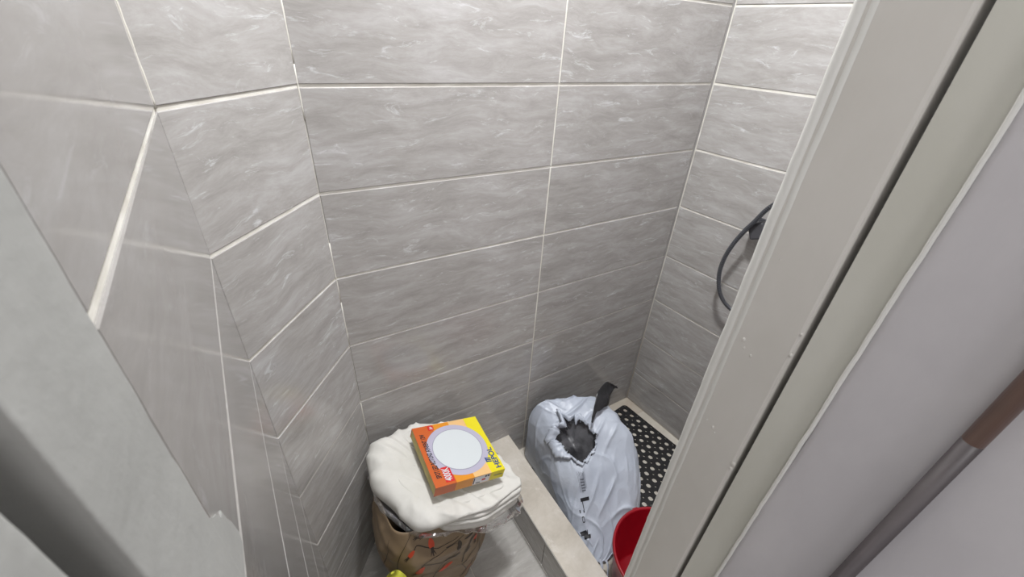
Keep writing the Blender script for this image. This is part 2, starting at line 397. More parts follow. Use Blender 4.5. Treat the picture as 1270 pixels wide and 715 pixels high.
# ------------------------------------------------------------------ rubber bath mat
def bath_mat():
    p = 0.0377; nx, ny = 15, 10; R1, R2 = 0.0098, 0.0042; T = 0.005; bd = 0.009
    V = []; F = []; idx = {}
    def vt(x, y, z):
        k = (round(x, 5), round(y, 5), round(z, 5))
        if k not in idx: idx[k] = len(V); V.append((x, y, z))
        return idx[k]
    h = p / 2
    for i in range(nx):
        for j in range(ny):
            cx, cy = -(i + .5) * p - bd, -(j + .5) * p - bd
            out = []
            for (sx, sy) in ((1, 1), (-1, 1), (-1, -1), (1, -1)):
                qx, qy = sx * h, sy * h
                arc = []
                for t in (0, .5, 1):
                    a = t * PI / 2
                    # from the side along x to the side along y
                    ux, uy = -sx * math.cos(a) * R2, -sy * math.sin(a) * R2
                    arc.append((qx + ux, qy + uy))
                if sx * sy > 0: arc = [(qx, qy - sy * R2), (qx - sx * R2 * .707, qy - sy * R2 * .707), (qx - sx * R2, qy)]
                else: arc = [(qx - sx * R2, qy), (qx - sx * R2 * .707, qy - sy * R2 * .707), (qx, qy - sy * R2)]
                out += arc
                # mid side point
                if (sx, sy) == (1, 1): out.append((0, h))
                elif (sx, sy) == (-1, 1): out.append((-h, 0))
                elif (sx, sy) == (-1, -1): out.append((0, -h))
                else: out.append((h, 0))
            m_ = len(out)
            inn = []
            for (x, y) in out:
                a = math.atan2(y, x); inn.append((math.cos(a) * R1, math.sin(a) * R1))
            ot = [vt(cx + x, cy + y, T) for x, y in out]; it = [vt(cx + x, cy + y, T) for x, y in inn]
            ib = [vt(cx + x, cy + y, 0) for x, y in inn]; ob_ = [vt(cx + x, cy + y, 0) for x, y in out]
            for k in range(m_):
                k2 = (k + 1) % m_
                F.append((it[k], it[k2], ot[k2], ot[k])); F.append((ib[k], ib[k2], it[k2], it[k]))
                if (k % 4) in (0, 1): F.append((ot[k], ot[k2], ob_[k2], ob_[k]))
    # border frame with rounded corners
    X1, Y1 = -nx * p - 2 * bd, -ny * p - 2 * bd; r = 0.02
    def ring(z, ins):
        pts = []
        for (cx, cy, a0) in ((-r, -r, 0), (X1 + r, -r, PI / 2), (X1 + r, Y1 + r, PI), (-r, Y1 + r, 3 * PI / 2)):
            for t in range(5):
                a = a0 + t * PI / 8; pts.append((cx + (r - ins) * math.cos(a), cy + (r - ins) * math.sin(a), z))
        return pts
    o1 = [len(V) + i for i in range(20)]; V += ring(0, 0); o2 = [len(V) + i for i in range(20)]; V += ring(T, .001)
    inn = []
    for (cx, cy) in ((-bd, -bd), (X1 + bd, -bd), (X1 + bd, Y1 + bd), (-bd, Y1 + bd)):
        inn += [(cx, cy, T)] * 5
    o3 = [len(V) + i for i in range(20)]; V += inn
    for a, b in ((o1, o2), (o2, o3)):
        for i in range(20): F.append((a[i], a[(i + 1) % 20], b[(i + 1) % 20], b[i]))
    o = obj('bath_mat', V, F, M['black_rubber'])
    o.location = (1.1385, -0.031, Z_SH + 0.0004); o.rotation_euler = (0, 0, math.radians(6.2))
    return o
tag(bath_mat(), 'black rubber shower mat with rows of round holes on the pale wet-area floor', 'mat')

# ------------------------------------------------------------------ red bucket
bk = empty('bucket', (0.645, -0.633, Z_SH)); tag(bk, 'red plastic bucket standing on the shower floor beside the white sack', 'bucket')
M['red'] = varied('red_plastic', srgb(138, 8, 24), srgb(152, 13, 30), 5, 0.3, 0.05)
prof = [(0.0001, 0.008), (0.098, 0.008), (0.104, 0.014), (0.1315, 0.214), (0.1335, 0.219), (0.137, 0.221), (0.1405, 0.219), (0.1405, 0.207), (0.1375, 0.2055), (0.1345, 0.2055), (0.107, 0.004), (0.104, 0.0), (0.0001, 0.0)]
v, f = lathe(prof, 72); obj('body', v, f, M['red'], bk, True)
hp = []
for i in range(25):
    a = PI * i / 24; hp.append((0.142 * math.cos(a) * 1.0, -0.1365 * math.sin(a) * 0.35 - .03 * math.sin(a), 0.212 + 0.004 - 0.1 * math.sin(a) * 0))
M['handle'] = mat('handle_wire', srgb(150, 150, 150), 0.3, 1.0)
for s in (1, -1):
    box('handle_lug', s * 0.143 - .006, s * 0.143 + .006, -.009, .009, .18, .208, M['red'], bk, 0.002)
hp2 = [(0.147 * math.cos(PI * i / 24), -0.147 * math.sin(PI * i / 24), 0.196 - 0.03 * math.sin(PI * i / 24)) for i in range(25)]
v, f = tube_mesh(hp2, 0.0018, 8); obj('handle', v, f, M['handle'], bk, True)
bk.rotation_euler = (0, 0, math.radians(75))

# ------------------------------------------------------------------ torn white sack
S_SEC = [  # left xy, right xy, top z
    (.580, -.034, .815, -.125, -1.300), (.572, -.036, .838, -.145, -1.252), (.568, -.060, .858, -.185, -1.250), (.565, -.115, .872, -.250, -1.272),
    (.555, -.195, .872, -.325, -1.318), (.545, -.275, .842, -.395, -1.378), (.538, -.345, .785, -.450, -1.440), (.532, -.410, .715, -.482, -1.495),
    (.530, -.460, .640, -.502, -1.535), (.540, -.495, .588, -.512, -1.555)]
ZB = Z_SH + 0.007
def sack_sec(v):
    t = max(0, min(1, v)) * (len(S_SEC) - 1); i = min(int(t), len(S_SEC) - 2); t -= i
    p0, p1, p2, p3 = S_SEC[max(i - 1, 0)], S_SEC[i], S_SEC[i + 1], S_SEC[min(i + 2, len(S_SEC) - 1)]
    return [0.5 * ((2 * b) + (-a + c) * t + (2 * a - 5 * b + 4 * c - d) * t * t + (-a + 3 * b - 3 * c + d) * t ** 3) for a, b, c, d in zip(p0, p1, p2, p3)]
def ridge(p, s):
    return 1 - abs(noise.noise(p * s)) * 2.2
def sack_P(a, v, off=0.0):
    """a in [0,1] from the left foot over the top to the right foot; v from the wall end to the toe"""
    lx, ly, rx, ry, zt = sack_sec(v)
    q = PI * (1 - a); c, s = math.cos(q), math.sin(q)
    e = 5.5 - 2.5 * min(1, v * 1.2); r = (abs(c) ** e + abs(s) ** e) ** (-1 / e)
    u = 0.5 + 0.5 * r * c; h = r * s
    x = lx + (rx - lx) * u; y = ly + (ry - ly) * u; z = ZB + (zt - ZB) * h
    p = Vector((x, y, z))
    # folds: long diagonal creases plus fine crumple, fading at the floor
    k = min(1, h * 1.6)
    w1 = Vector((x * 1.0 + y * .5, y * 2.2 + x * .9, z * 1.2))
    f1 = noise.noise(w1 * 6) * 0.010
    wv = noise.noise(Vector((x * 5, y * 5, 4.0)))
    am = max(0, noise.noise(Vector((x * 9, y * 9, 8.0))) + .25)
    f2 = ((1 - abs(math.sin(PI * (v * 7 + (a - .5) * 4.5 + wv * 1.6)))) ** 3) * 0.016 * am
    f3 = ((1 - abs(math.sin(PI * (v * 5 - (a - .5) * 9 + wv * 2.5)))) ** 4) * 0.014 * max(0, .45 - am) + (ridge(Vector((x + 3, y - x, z)), 16) - .6) * 0.0035 * (.35 + v)
    nrm = Vector((u - .5, (0.35 if v < .12 else -0.2), 0.9 * h)).normalized()
    return p + nrm * ((f1 + f2 + f3) * k + off)
M['sack'] = varied('sack_plastic', srgb(174, 181, 194), srgb(190, 196, 207), 4, 0.38, 0.7, 16, (1, 1, 1), dist=0.008)
M['sack_in'] = varied('sack_lining', srgb(48, 48, 51), srgb(92, 92, 96), 14, 0.28, 0.8, 40, (1, 1, 1), dist=0.004)
M['black_film'] = varied('black_film', srgb(32, 32, 34), srgb(52, 52, 55), 30, 0.3, 0.8, 60, dist=0.003)
M['ink'] = mat('black_ink', srgb(28, 28, 32), 0.5)
sack = empty('sack', (0.70, -0.25, ZB)); tag(sack, 'white plastic sack with a large torn hole slumped on the shower mat', 'sack')
def rel(vs_, o=(0.70, -0.25, ZB)): return [(a[0] - o[0], a[1] - o[1], a[2] - o[2]) for a in vs_]
HOLE = [(.265, .405), (.30, .385), (.30, .365), (.345, .37), (.355, .325), (.375, .345), (.42, .325), (.41, .36), (.445, .345), (.465, .37), (.49, .375), (.485, .395), (.505, .42), (.49, .45), (.475, .475), (.43, .50), (.375, .525), (.33, .505), (.30, .475), (.285, .44)]
HC = (.38, .425)
def in_hole(a, v, P=HOLE):
    ins = False; n = len(P)
    for i in range(n):
        x1, y1 = P[i]; x2, y2 = P[(i + 1) % n]
        if (y1 > v) != (y2 > v) and a < (x2 - x1) * (v - y1) / (y2 - y1) + x1: ins = not ins
    return ins
def build_sack():
    NA, NV = 180, 190; V = []; F = []
    for j in range(NV + 1):
        for i in range(NA + 1): V.append(sack_P(i / NA, j / NV))
    W = NA + 1
    for j in range(NV):
        for i in range(NA):
            if in_hole((i + .5) / NA, (j + .5) / NV): continue
            F.append((j * W + i, j * W + i + 1, (j + 1) * W + i + 1, (j + 1) * W + i))
    # ends and underside
    for jj in (0, NV):
        F.append(tuple(jj * W + i for i in range(W)))
    F.append(tuple([j * W for j in range(NV + 1)] + [j * W + NA for j in range(NV, -1, -1)]))
    obj('shell', rel(V), F, M['sack'], sack, True)
    # dark lining seen through the hole: a sunken bowl
    V = []; F = []; n = len(HOLE); rings = 14
    for r in range(rings + 1):
        t = r / rings; s = 1.12 * (1 - t) + 0.02 * t
        for (a, v) in HOLE:
            aa, vv = HC[0] + (a - HC[0]) * s, HC[1] + (v - HC[1]) * s
            d = -0.006 - 0.055 * (1 - (1 - t) ** 2)
            p = sack_P(aa, vv, 0.0) + Vector((0.1, .15, 1)) * d
            p += Vector((0, 0, 1)) * noise.noise(p * 25) * 0.014
            V.append(p)
    for r in range(rings):
        for k in range(n): F.append((r * n + k, r * n + (k + 1) % n, (r + 1) * n + (k + 1) % n, (r + 1) * n + k))
    F.append(tuple(rings * n + k for k in range(n)))
    obj('lining', rel(V), F, M['sack_in'], sack, True)
    # torn white edge curling outward round the left and upper rim
    rnd = random.Random(4)
    V = []; F = []
    dense = catmull([HOLE[i % n] for i in range(n + 1)], 161)
    rows = 7
    for k, (a, v) in enumerate(dense):
        da, dv = a - HC[0], v - HC[1]; L_ = math.hypot(da, dv); da /= L_; dv /= L_
        left = max(0, -da) * 1.0 + max(0, -dv) * .75
        wdt = 0.012 + 0.055 * left * (0.55 + 0.45 * math.sin(k * .21 + 1)) + 0.012 * noise.noise(Vector((k * .35, 2, 0)))
        jag = 0.008 * noise.noise(Vector((k * 1.1, 5, 0)))
        for r in range(rows):
            t = r / (rows - 1)
            s = -0.012 + jag + wdt * t
            lift = 0.002 + 0.016 * math.sin(PI * min(1, t * .75)) * (.35 + left) + 0.004 * noise.noise(Vector((k * .3, r * .5, 1)))
            V.append(sack_P(a + da * s, v + dv * s, lift))
    for k in range(160):
        for r in range(rows - 1): F.append((k * rows + r, k * rows + r + 1, (k + 1) * rows + r + 1, (k + 1) * rows + r))
    o = obj('torn_edge', rel(V), F, M['sack'], sack, True)
    md_ = o.modifiers.new('thick', 'SOLIDIFY'); md_.thickness = 0.0008
    # thin dark edges of the inner film showing around the tear
    for (k0, k1, w_) in ((0, 46, .016), (60, 78, .01), (96, 112, .008), (128, 150, .012)):
        V = []; F = []
        for k in range(k0, k1 + 1):
            a, v = dense[k]; da, dv = a - HC[0], v - HC[1]; L_ = math.hypot(da, dv); da /= L_; dv /= L_
            ww = w_ * (.5 + noise.noise(Vector((k * .4, 9, 0))))
            for r in (0, 1, 2): V.append(sack_P(a + da * (-0.012 + ww * (r - 1)), v + dv * (-0.012 + ww * (r - 1)), 0.003 + .004 * r))
        for k in range(k1 - k0):
            for r in (0, 1): F.append((k * 3 + r, k * 3 + r + 1, (k + 1) * 3 + r + 1, (k + 1) * 3 + r))
        obj('film_edge', rel(V), F, M['black_film'], sack, True)['label'] = 'black film edge'
build_sack()
def sack_decal(a0, a1, v0, v1, na=3, nv=6):
    V = []; F = []
    for j in range(nv + 1):
        for i in range(na + 1): V.append(sack_P(a0 + (a1 - a0) * i / na, v0 + (v1 - v0) * j / nv, 0.0012))
    for j in range(nv):
        for i in range(na): F.append((j * (na + 1) + i, j * (na + 1) + i + 1, (j + 1) * (na + 1) + i + 1, (j + 1) * (na + 1) + i))
    return V, F
def sack_print(name, rects, m):
    V = []; F = []
    for r in rects:
        v, f = sack_decal(*r); o = len(V); V += v; F += [tuple(i + o for i in q) for q in f]
    return obj(name, rel(V), F, m, sack, True)
M['foil'] = mat('grey_print', srgb(120, 122, 128), 0.35, 0.3)
rnd = random.Random(2)
bars = [(.322 + .006 * i, .322 + .006 * i + rnd.choice((.0012, .002, .003)), .545 + rnd.uniform(0, .01), .63 - rnd.uniform(0, .02)) for i in range(8)]
bars += [(.332, .356, .575 + .010 * i, .579 + .010 * i) for i in range(5)]
M['print_grey'] = mat('print_grey', srgb(92, 95, 104), 0.45)
sack_print('barcode_print', bars, M['print_grey'])
sack_print('label_print', [(.31, .37, .642, .656), (.318, .323, .656, .69), (.285, .293, .685, .698), (.314, .322, .69, .70), (.292, .296, .715, .738), (.308, .312, .715, .738), (.296, .308, .713, .718), (.296, .308, .735, .740)], M['ink'])
sack_print('fold_print', [(.20, .32, .772, .779), (.24, .32, .779, .795), (.27, .345, .795, .815)], M['ink'])

# black film flap sticking up past the top right corner
def film_flap():
    path = [(0.700, -0.232, -1.240), (0.722, -0.215, -1.236), (0.742, -0.200, -1.230), (0.765, -0.190, -1.222), (0.795, -0.175, -1.212), (0.822, -0.155, -1.205), (0.850, -0.150, -1.200), (0.868, -0.160, -1.202)]
    wid = [0.008, 0.014, 0.022, 0.044, 0.066, 0.060, 0.050, 0.034]
    P_ = catmull(path, 40); W_ = catmull([(x,) for x in wid], 40)
    V = []; F = []; n = 9
    for k, (p, w_) in enumerate(zip(P_, W_)):
        for i in range(n):
            t = i / (n - 1) - .5
            q = Vector(p) + Vector((0.62, -0.35, -0.62)).normalized() * w_[0] * t * 1.0
            q += Vector((.3, .5, .6)) * (0.012 * noise.noise(Vector((k * .16, i * .35, 3))) - abs(t) * w_[0] * .35)
            V.append(q)
    for k in range(39):
        for i in range(n - 1): F.append((k * n + i, k * n + i + 1, (k + 1) * n + i + 1, (k + 1) * n + i))
    o = obj('film_flap', rel(V), F, M['black_film'], sack, True)
    md_ = o.modifiers.new('thick', 'SOLIDIFY'); md_.thickness = 0.0012
    o['label'] = 'black torn film flap'
film_flap()
# thin pale tail of the sack hanging towards the bucket
V = []; F = []
for q, (p0, p1, w_) in enumerate(((( .545, -.512, -1.50), (.520, -.575, -1.545), .010), ((.565, -.520, -1.51), (.545, -.575, -1.55), .007))):
    n = 12; o = len(V)
    for i in range(n + 1):
        t = i / n; p = Vector(p0).lerp(Vector(p1), t) + Vector((.004 * math.sin(t * 7), 0, .006 * math.sin(t * 4)))
        V += [p + Vector((-w_ / 2, 0, 0)), p + Vector((0, 0, .003)), p + Vector((w_ / 2, 0, 0))]
    for i in range(n):
        for j in (0, 1): F.append((o + i * 3 + j, o + i * 3 + j + 1, o + (i + 1) * 3 + j + 1, o + (i + 1) * 3 + j))
obj('sack_tail', rel(V), F, M['sack'], sack, True)

# ------------------------------------------------------------------ brown carrier bag with rose-hip print
BG = (0.108, -0.222, Z_FL)
BH = 0.395
def bag_P(s, z, off=0.0):
    """s in turns around the bag (0 = +x, 0.75 = towards the doorway), z height above the floor"""
    t = z / BH
    hx = 0.108 + 0.052 * math.sin(min(1, t * 1.1) * PI * .55) ; hy = 0.095 + 0.040 * math.sin(min(1, t * 1.1) * PI * .55)
    if t > .80: k = 1 - .16 * ((t - .80) / .20) ** 1.5; hx *= k; hy *= k
    if t < .06: k = math.sqrt(1 - (1 - t / .06) ** 2) * .12 + .88; hx *= k; hy *= k
    q = 2 * PI * s; c, sn = math.cos(q), math.sin(q)
    e = 0.72
    x = hx * math.copysign(abs(c) ** e, c); y = hy * math.copysign(abs(sn) ** e, sn)
    n = Vector((c, sn, 0))
    z += 0.032 * t ** 4 * max(0.0, -.75 * c - .6 * sn)
    P3 = Vector((x, y, z))
    d = 0.010 * noise.noise(P3 * 9 + Vector((3, 1, 0))) + 0.006 * (ridge(Vector((x * 1.2 + z, y * 1.2 - z * .6, z * 1.6)), 8) - .6)
    d += 0.003 * (ridge(P3 + Vector((4, 4, 4)), 22) - .6)
    if t > .8: d += 0.008 * (t - .8) / .2 * math.sin(q * 5 + 1)
    return P3 + n * (d * min(1, t * 6) + off)
M['kraft'] = varied('kraft_brown', srgb(116, 98, 76), srgb(130, 111, 87), 6, 0.5, 0.5, 30, dist=0.002)
M['hip_red'] = varied('hip_red', srgb(168, 50, 30), srgb(196, 74, 42), 40, 0.5, 0.1)
M['twig'] = mat('twig_print', srgb(52, 42, 34), 0.5)
bag = empty('carrier_bag', BG); tag(bag, 'brown carrier bag printed with red rose hips standing on the floor in the corner', 'bag')
def build_bag():
    NS, NZ = 160, 70; V = []; F = []
    for j in range(NZ + 1):
        for i in range(NS): V.append(bag_P(i / NS, BH * j / NZ))
    for j in range(NZ):
        for i in range(NS): F.append((j * NS + i, j * NS + (i + 1) % NS, (j + 1) * NS + (i + 1) % NS, (j + 1) * NS + i))
    F.append(tuple(range(NS))[::-1])
    o = obj('body', V, F, M['kraft'], bag, True)
    md_ = o.modifiers.new('thick', 'SOLIDIFY'); md_.thickness = 0.001; md_.offset = -1
build_bag()
def bag_ribbon(pts, wfun, off=0.0009):
    """pts: (s, z) polyline"""
    P_ = catmull(pts, 24); V = []; F = []
    for k, (s, z) in enumerate(P_):
        s2, z2 = P_[min(k + 1, 23)]; s1, z1 = P_[max(k - 1, 0)]
        ds, dz = (s2 - s1) * 0.8, z2 - z1; L_ = math.hypot(ds, dz) or 1; ds /= L_; dz /= L_
        w_ = wfun(k / 23)
        for t in (-1, 0, 1): V.append(bag_P(s - dz * w_ * t / .8, z + ds * w_ * t, off))
    for k in range(23):
        for j in (0, 1): F.append((k * 3 + j, k * 3 + j + 1, (k + 1) * 3 + j + 1, (k + 1) * 3 + j))
    return V, F
def bag_print():
    tw = ([], []); hp = ([], [])
    def add(dst, vf):
        o = len(dst[0]); dst[0].extend(vf[0]); dst[1].extend([tuple(i + o for i in q) for q in vf[1]])
    stems = [  # branches
        [(.60, .24), (.62, .328), (.64, .367), (.6575, .391)],
        [(.67, .352), (.68, .3595), (.71, .3437), (.725, .3357), (.7475, .3318), (.765, .345)],
        [(.69, .285), (.695, .304), (.7125, .316), (.735, .320), (.76, .325)],
        [(.69, .295), (.70, .304), (.7325, .2686), (.7425, .2607), (.7525, .2804), (.765, .30)],
        [(.770, .215), (.775, .2331), (.785, .2804), (.805, .320), (.825, .365)],
        [(.7775, .2726), (.80, .285), (.825, .32), (.85, .36)],
        [(.765, .205), (.785, .215), (.815, .235), (.84, .28), (.865, .34)],
        [(.70, .17), (.72, .2015), (.74, .237), (.75, .245)], [(.7475, .3239), (.7575, .328), (.775, .345)],
        [(.54, .20), (.555, .28), (.575, .335), (.57, .367)], [(.785, .2804), (.80, .281), (.812, .295)], [(.775, .25), (.79, .25), (.80, .262)],
        [(.83, .20), (.845, .26), (.86, .32)], [(.66, .20), (.69, .23), (.72, .235), (.745, .262)], [(.79, .15), (.82, .19), (.85, .25)],
        [(.60, .08), (.62, .16), (.61, .24)], [(.68, .05), (.70, .12), (.69, .17)], [(.78, .06), (.79, .13), (.77, .20)], [(.88, .1), (.9, .2), (.91, .3)]]
    for st in stems: add(tw, bag_ribbon(st, lambda t: 0.0013 * (1 - .6 * t)))
    hips = [(.7215, .337, 95, .024), (.6525, .336, 48, .022), (.682, .376, 0, .022), (.700, .372, -4, .020), (.672, .268, 55, .034), (.728, .226, 25, .022),
            (.812, .305, 60, .034), (.818, .270, 75, .022), (.838, .330, 68, .030), (.862, .325, 75, .028), (.60, .14, 80, .03), (.70, .11, 60, .03), (.79, .12, 50, .03), (.90, .22, 70, .03)]
    for (s, z, ang, L_) in hips:
        a = math.radians(ang); ds, dz = math.cos(a) * L_ / .8, math.sin(a) * L_
        body = bag_ribbon([(s, z), (s + ds * .5, z + dz * .5), (s + ds, z + dz)], lambda t: 0.0002 + L_ * .24 * math.sin(PI * min(1, .08 + t * .92)) ** .7, 0.0012); obj('rose_hip_print', body[0], body[1], M['hip_red'], bag)
        tip = bag_ribbon([(s - ds * .65, z - dz * .65), (s - ds * .2, z - dz * .2), (s + ds * .12, z + dz * .12)], lambda t: 0.0005 + L_ * .13 * t, 0.0015); add(tw, tip)
        for e in (-.35, .35):
            a2 = a + PI + e; add(tw, bag_ribbon([(s, z), (s + math.cos(a2) * L_ * .3 / .8, z + math.sin(a2) * L_ * .3), (s + math.cos(a2) * L_ * .6 / .8, z + math.sin(a2) * L_ * .6)], lambda t: 0.0016 * (1 - t) + .0003, 0.0014))
    for (s, z, ang) in ((.7625, .296, 92), (.764, .31, 88), (.79, .275, 60), (.795, .29, 70), (.782, .25, 60), (.775, .33, 30), (.852, .315, 70), (.825, .295, 60), (.745, .262, 40)):
        a = math.radians(ang); L_ = .022; ds, dz = math.cos(a) * L_ / .8, math.sin(a) * L_
        add(tw, bag_ribbon([(s, z), (s + ds * .5, z + dz * .5), (s + ds, z + dz)], lambda t: 0.0004 + .0028 * math.sin(PI * t), 0.0013))
    obj('twig_print', tw[0], tw[1], M['twig'], bag)
bag_print()
# carton-dark contents seen at the mouth
M['navy'] = varied('navy_cloth', srgb(30, 34, 46), srgb(44, 48, 60), 20, 0.8, 0.4)
def rounded(P, r, n):
    m = len(P); out = []
    for i in range(m):
        a, b, c = Vector(P[i - 1]), Vector(P[i]), Vector(P[(i + 1) % m])
        d1 = (a - b); d2 = (c - b); rr = min(r, d1.length * .45, d2.length * .45)
        p, q = b + d1.normalized() * rr, b + d2.normalized() * rr
        for k in range(9):
            t = k / 8; out.append(p * (1 - t) ** 2 + b * 2 * t * (1 - t) + q * t * t)
    L_ = [0.0]
    for i in range(len(out)): L_.append(L_[-1] + (out[(i + 1) % len(out)] - out[i]).length)
    res = []; j = 0
    for k in range(n):
        s_ = L_[-1] * k / n
        while L_[j + 1] < s_: j += 1
        t = (s_ - L_[j]) / (L_[j + 1] - L_[j] or 1); v = out[j].lerp(out[(j + 1) % len(out)], t); res.append((v.x, v.y))
    return res
def pad(outline, zbot, ztop, n=160, rings=10, wob=0.0, seed=0.0, bulge=1.0, ecap=None):
    """soft closed slab. outline: closed polygon; zbot/ztop functions of (x, y)"""
    P_ = rounded(outline, 0.02, n)
    cx = sum(p[0] for p in P_) / n; cy = sum(p[1] for p in P_) / n
    V = []; F = []
    def pt(i, ins, zf):
        x, y = P_[i]; d = math.hypot(x - cx, y - cy)
        k = max(0.0, 1 - ins / d); X, Y = cx + (x - cx) * k, cy + (y - cy) * k
        b, t = zbot(X, Y), ztop(X, Y)
        z = b + (t - b) * zf
        if wob:
            p = Vector((X, Y, z + seed)); dn = wob * (noise.noise(p * 10) + 1.1 * (max(0, ridge(Vector((X * 1.7 + Y * 1.2, (Y - X) * .55, seed)), 13)) ** 3 - .3) + .35 * noise.noise(p * 30))
            z += dn * (0.3 + .7 * zf); 
            X += (x - cx) / d * dn * .6; Y += (y - cy) / d * dn * .6
        return (X, Y, z)
    half = 10; layers = []
    for j in range(half + 1):     # edge from bottom to top, semicircle
        q = -PI / 2 + PI * j / half
        layers.append([pt(i, bulge * .5 * (ztop(*P_[i]) - zbot(*P_[i])) * (1 - math.cos(q)) if ecap is None else ecap * (1 - math.cos(q)), .5 + .5 * math.sin(q)) for i in range(n)])
    for r in range(1, rings + 1):
        t = r / rings; L2 = []
        for i in range(n):
            x, y = P_[i]; d = math.hypot(x - cx, y - cy); e0 = ecap if ecap is not None else bulge * .5 * (ztop(x, y) - zbot(x, y))
            L2.append(pt(i, e0 + (d - e0) * t * .995, 1.0))
        layers.append(L2)
    for L2 in layers: V += L2
    for r in range(len(layers) - 1):
        for i in range(n): F.append((r * n + i, r * n + (i + 1) % n, (r + 1) * n + (i + 1) % n, (r + 1) * n + i))
    F.append(tuple((len(layers) - 1) * n + i for i in range(n))); F.append(tuple(range(n))[::-1])
    return V, F
v, f = pad([(-.085, -.085), (.085, -.085), (.095, .08), (-.085, .08)], lambda x, y: .25, lambda x, y: .378, wob=.010, seed=2)
cont = obj('dark_cloth', v, f, M['navy'], None, True); cont.location = (BG[0], BG[1], BG[2]); tag(cont, 'dark navy cloth packed inside the brown carrier bag under the white sheets', 'cloth')

# ------------------------------------------------------------------ folded white sheet on the bag
SH = (0.16, -0.20, -1.20)
M['sheet'] = varied('white_cotton', srgb(194, 192, 186), srgb(204, 202, 197), 6, 0.85, 0.25, 50, dist=0.002, spec=0.2)
sheet = empty('folded_sheet', SH); tag(sheet, 'thick folded white cotton sheet lying on top of the brown carrier bag', 'linen')
def shv(V): return [(a - SH[0], b - SH[1], c - SH[2]) for a, b, c in V]
def ztopS(x, y): return -1.092 - 0.235 * (x - 0.10)
# (outline, bottom offset below top plane, top offset)
def lay(outl, d0, d1, wob, seed, ecap=None, extra=None):
    zb = lambda x, y: ztopS(x, y) - d0(x, y) if callable(d0) else ztopS(x, y) - d0
    zt = lambda x, y: ztopS(x, y) - d1(x, y) if callable(d1) else ztopS(x, y) - d1
    v, f = pad(outl, zb, zt, wob=wob, seed=seed, ecap=ecap, n=200, rings=14)
    return obj('fold', shv(v), f, M['sheet'], sheet, True)
left_drop = lambda x, y: 0.043 + 0.080 * max(0, min(1, (0.14 - x) / 0.12))
lay([(.000, -.050), (.15, -.030), (.305, -.095), (.345, -.338), (.215, -.372), (.10, -.360), (.030, -.335), (-.034, -.19), (-.026, -.10)], left_drop, 0.031, .0075, 1.0)
lay([(.03, -.06), (.18, -.045), (.305, -.11), (.341, -.346), (.20, -.376), (.09, -.352), (.03, -.24)], 0.058, 0.045, .0025, 2.0)
lay([(.03, -.06), (.18, -.05), (.305, -.12), (.336, -.350), (.20, -.380), (.10, -.356), (.03, -.24)], 0.074, 0.060, .0025, 3.0)
lay([(.03, -.06), (.18, -.05), (.30, -.12), (.325, -.352), (.20, -.378), (.10, -.352), (.03, -.24)], 0.108, 0.076, .005, 4.0)
# the loose top flap the box rests on, with its straight hem along the front
lay([(.03, -.09), (.15, -.045), (.30, -.11), (.30, -.20), (.292, -.330), (.12, -.335), (.07, -.30), (.03, -.22)], 0.040, 0.0315, .0015, 6.0)

# clear plastic wrap under the sheet
def film_mat():
    m = bpy.data.materials.new('clear_film'); m.use_nodes = True; nt = m.node_tree; L = nt.links.new
    nt.nodes.remove(nt.nodes['Principled BSDF']); b = nt.nodes.new('ShaderNodeBsdfGlossy'); b.inputs['Color'].default_value = (.95, .95, .97, 1); b.inputs['Roughness'].default_value = 0.12
    tr = nt.nodes.new('ShaderNodeBsdfTransparent'); mx = nt.nodes.new('ShaderNodeMixShader')
    fr = nt.nodes.new('ShaderNodeLayerWeight'); fr.inputs[0].default_value = 0.45
    mr = nt.nodes.new('ShaderNodeMapRange'); L(fr.outputs['Facing'], mr.inputs[0]); mr.inputs[3].default_value = 0.12; mr.inputs[4].default_value = 0.75
    L(mr.outputs[0], mx.inputs[0]); L(tr.outputs[0], mx.inputs[1]); L(b.outputs[0], mx.inputs[2]); L(mx.outputs[0], nt.nodes['Material Output'].inputs[0])
    n = nt.nodes.new('ShaderNodeTexNoise'); n.inputs['Scale'].default_value = 45; n.inputs['Detail'].default_value = 3
    tc = nt.nodes.new('ShaderNodeTexCoord'); L(tc.outputs['Object'], n.inputs['Vector'])
    bp = nt.nodes.new('ShaderNodeBump'); bp.inputs['Strength'].default_value = 0.9; bp.inputs['Distance'].default_value = .004; L(n.outputs[0], bp.inputs['Height']); L(bp.outputs[0], b.inputs['Normal'])
    return m
M['film'] = film_mat()
def wrap():
    out = [(-.035, -.12), (-.035, -.20), (.03, -.33), (.12, -.362), (.22, -.385), (.31, -.372), (.352, -.33), (.358, -.24), (.345, -.12), (.2, -.045), (.05, -.05)]
    P_ = catmull(out + [out[0]], 241)[:-1]; n = 240; V = []; F = []; rows = 12
    for r in range(rows + 1):
        t = r / rows
        for i, (x, y) in enumerate(P_):
            cx, cy = .15, -.21; d = math.hypot(x - cx, y - cy)
            right = max(0, (x - .12) / .2)
            o = (-0.01 + 0.016 * math.sin(PI * t)) - (0.05 * t * t)
            z = ztopS(x, y) - .104 - 0.066 * t * (.28 + .72 * min(1, right))
            p = Vector((x, y, z)); nn = 0.011 * (ridge(p + Vector((2, 2, 2)), 17) - .6) + .006 * noise.noise(p * 40)
            V.append((x + (x - cx) / d * (o + nn) - SH[0] , y + (y - cy) / d * (o + nn) - SH[1], z + nn * .5 - SH[2]))
    for r in range(rows):
        for i in range(n): F.append((r * n + i, r * n + (i + 1) % n, (r + 1) * n + (i + 1) % n, (r + 1) * n + i))
    o = obj('plastic_wrap', V, F, M['film'], None, True); o.location = SH
    tag(o, 'crumpled clear plastic wrapping bulging out below the folded white sheet', 'plastic wrap')
wrap()

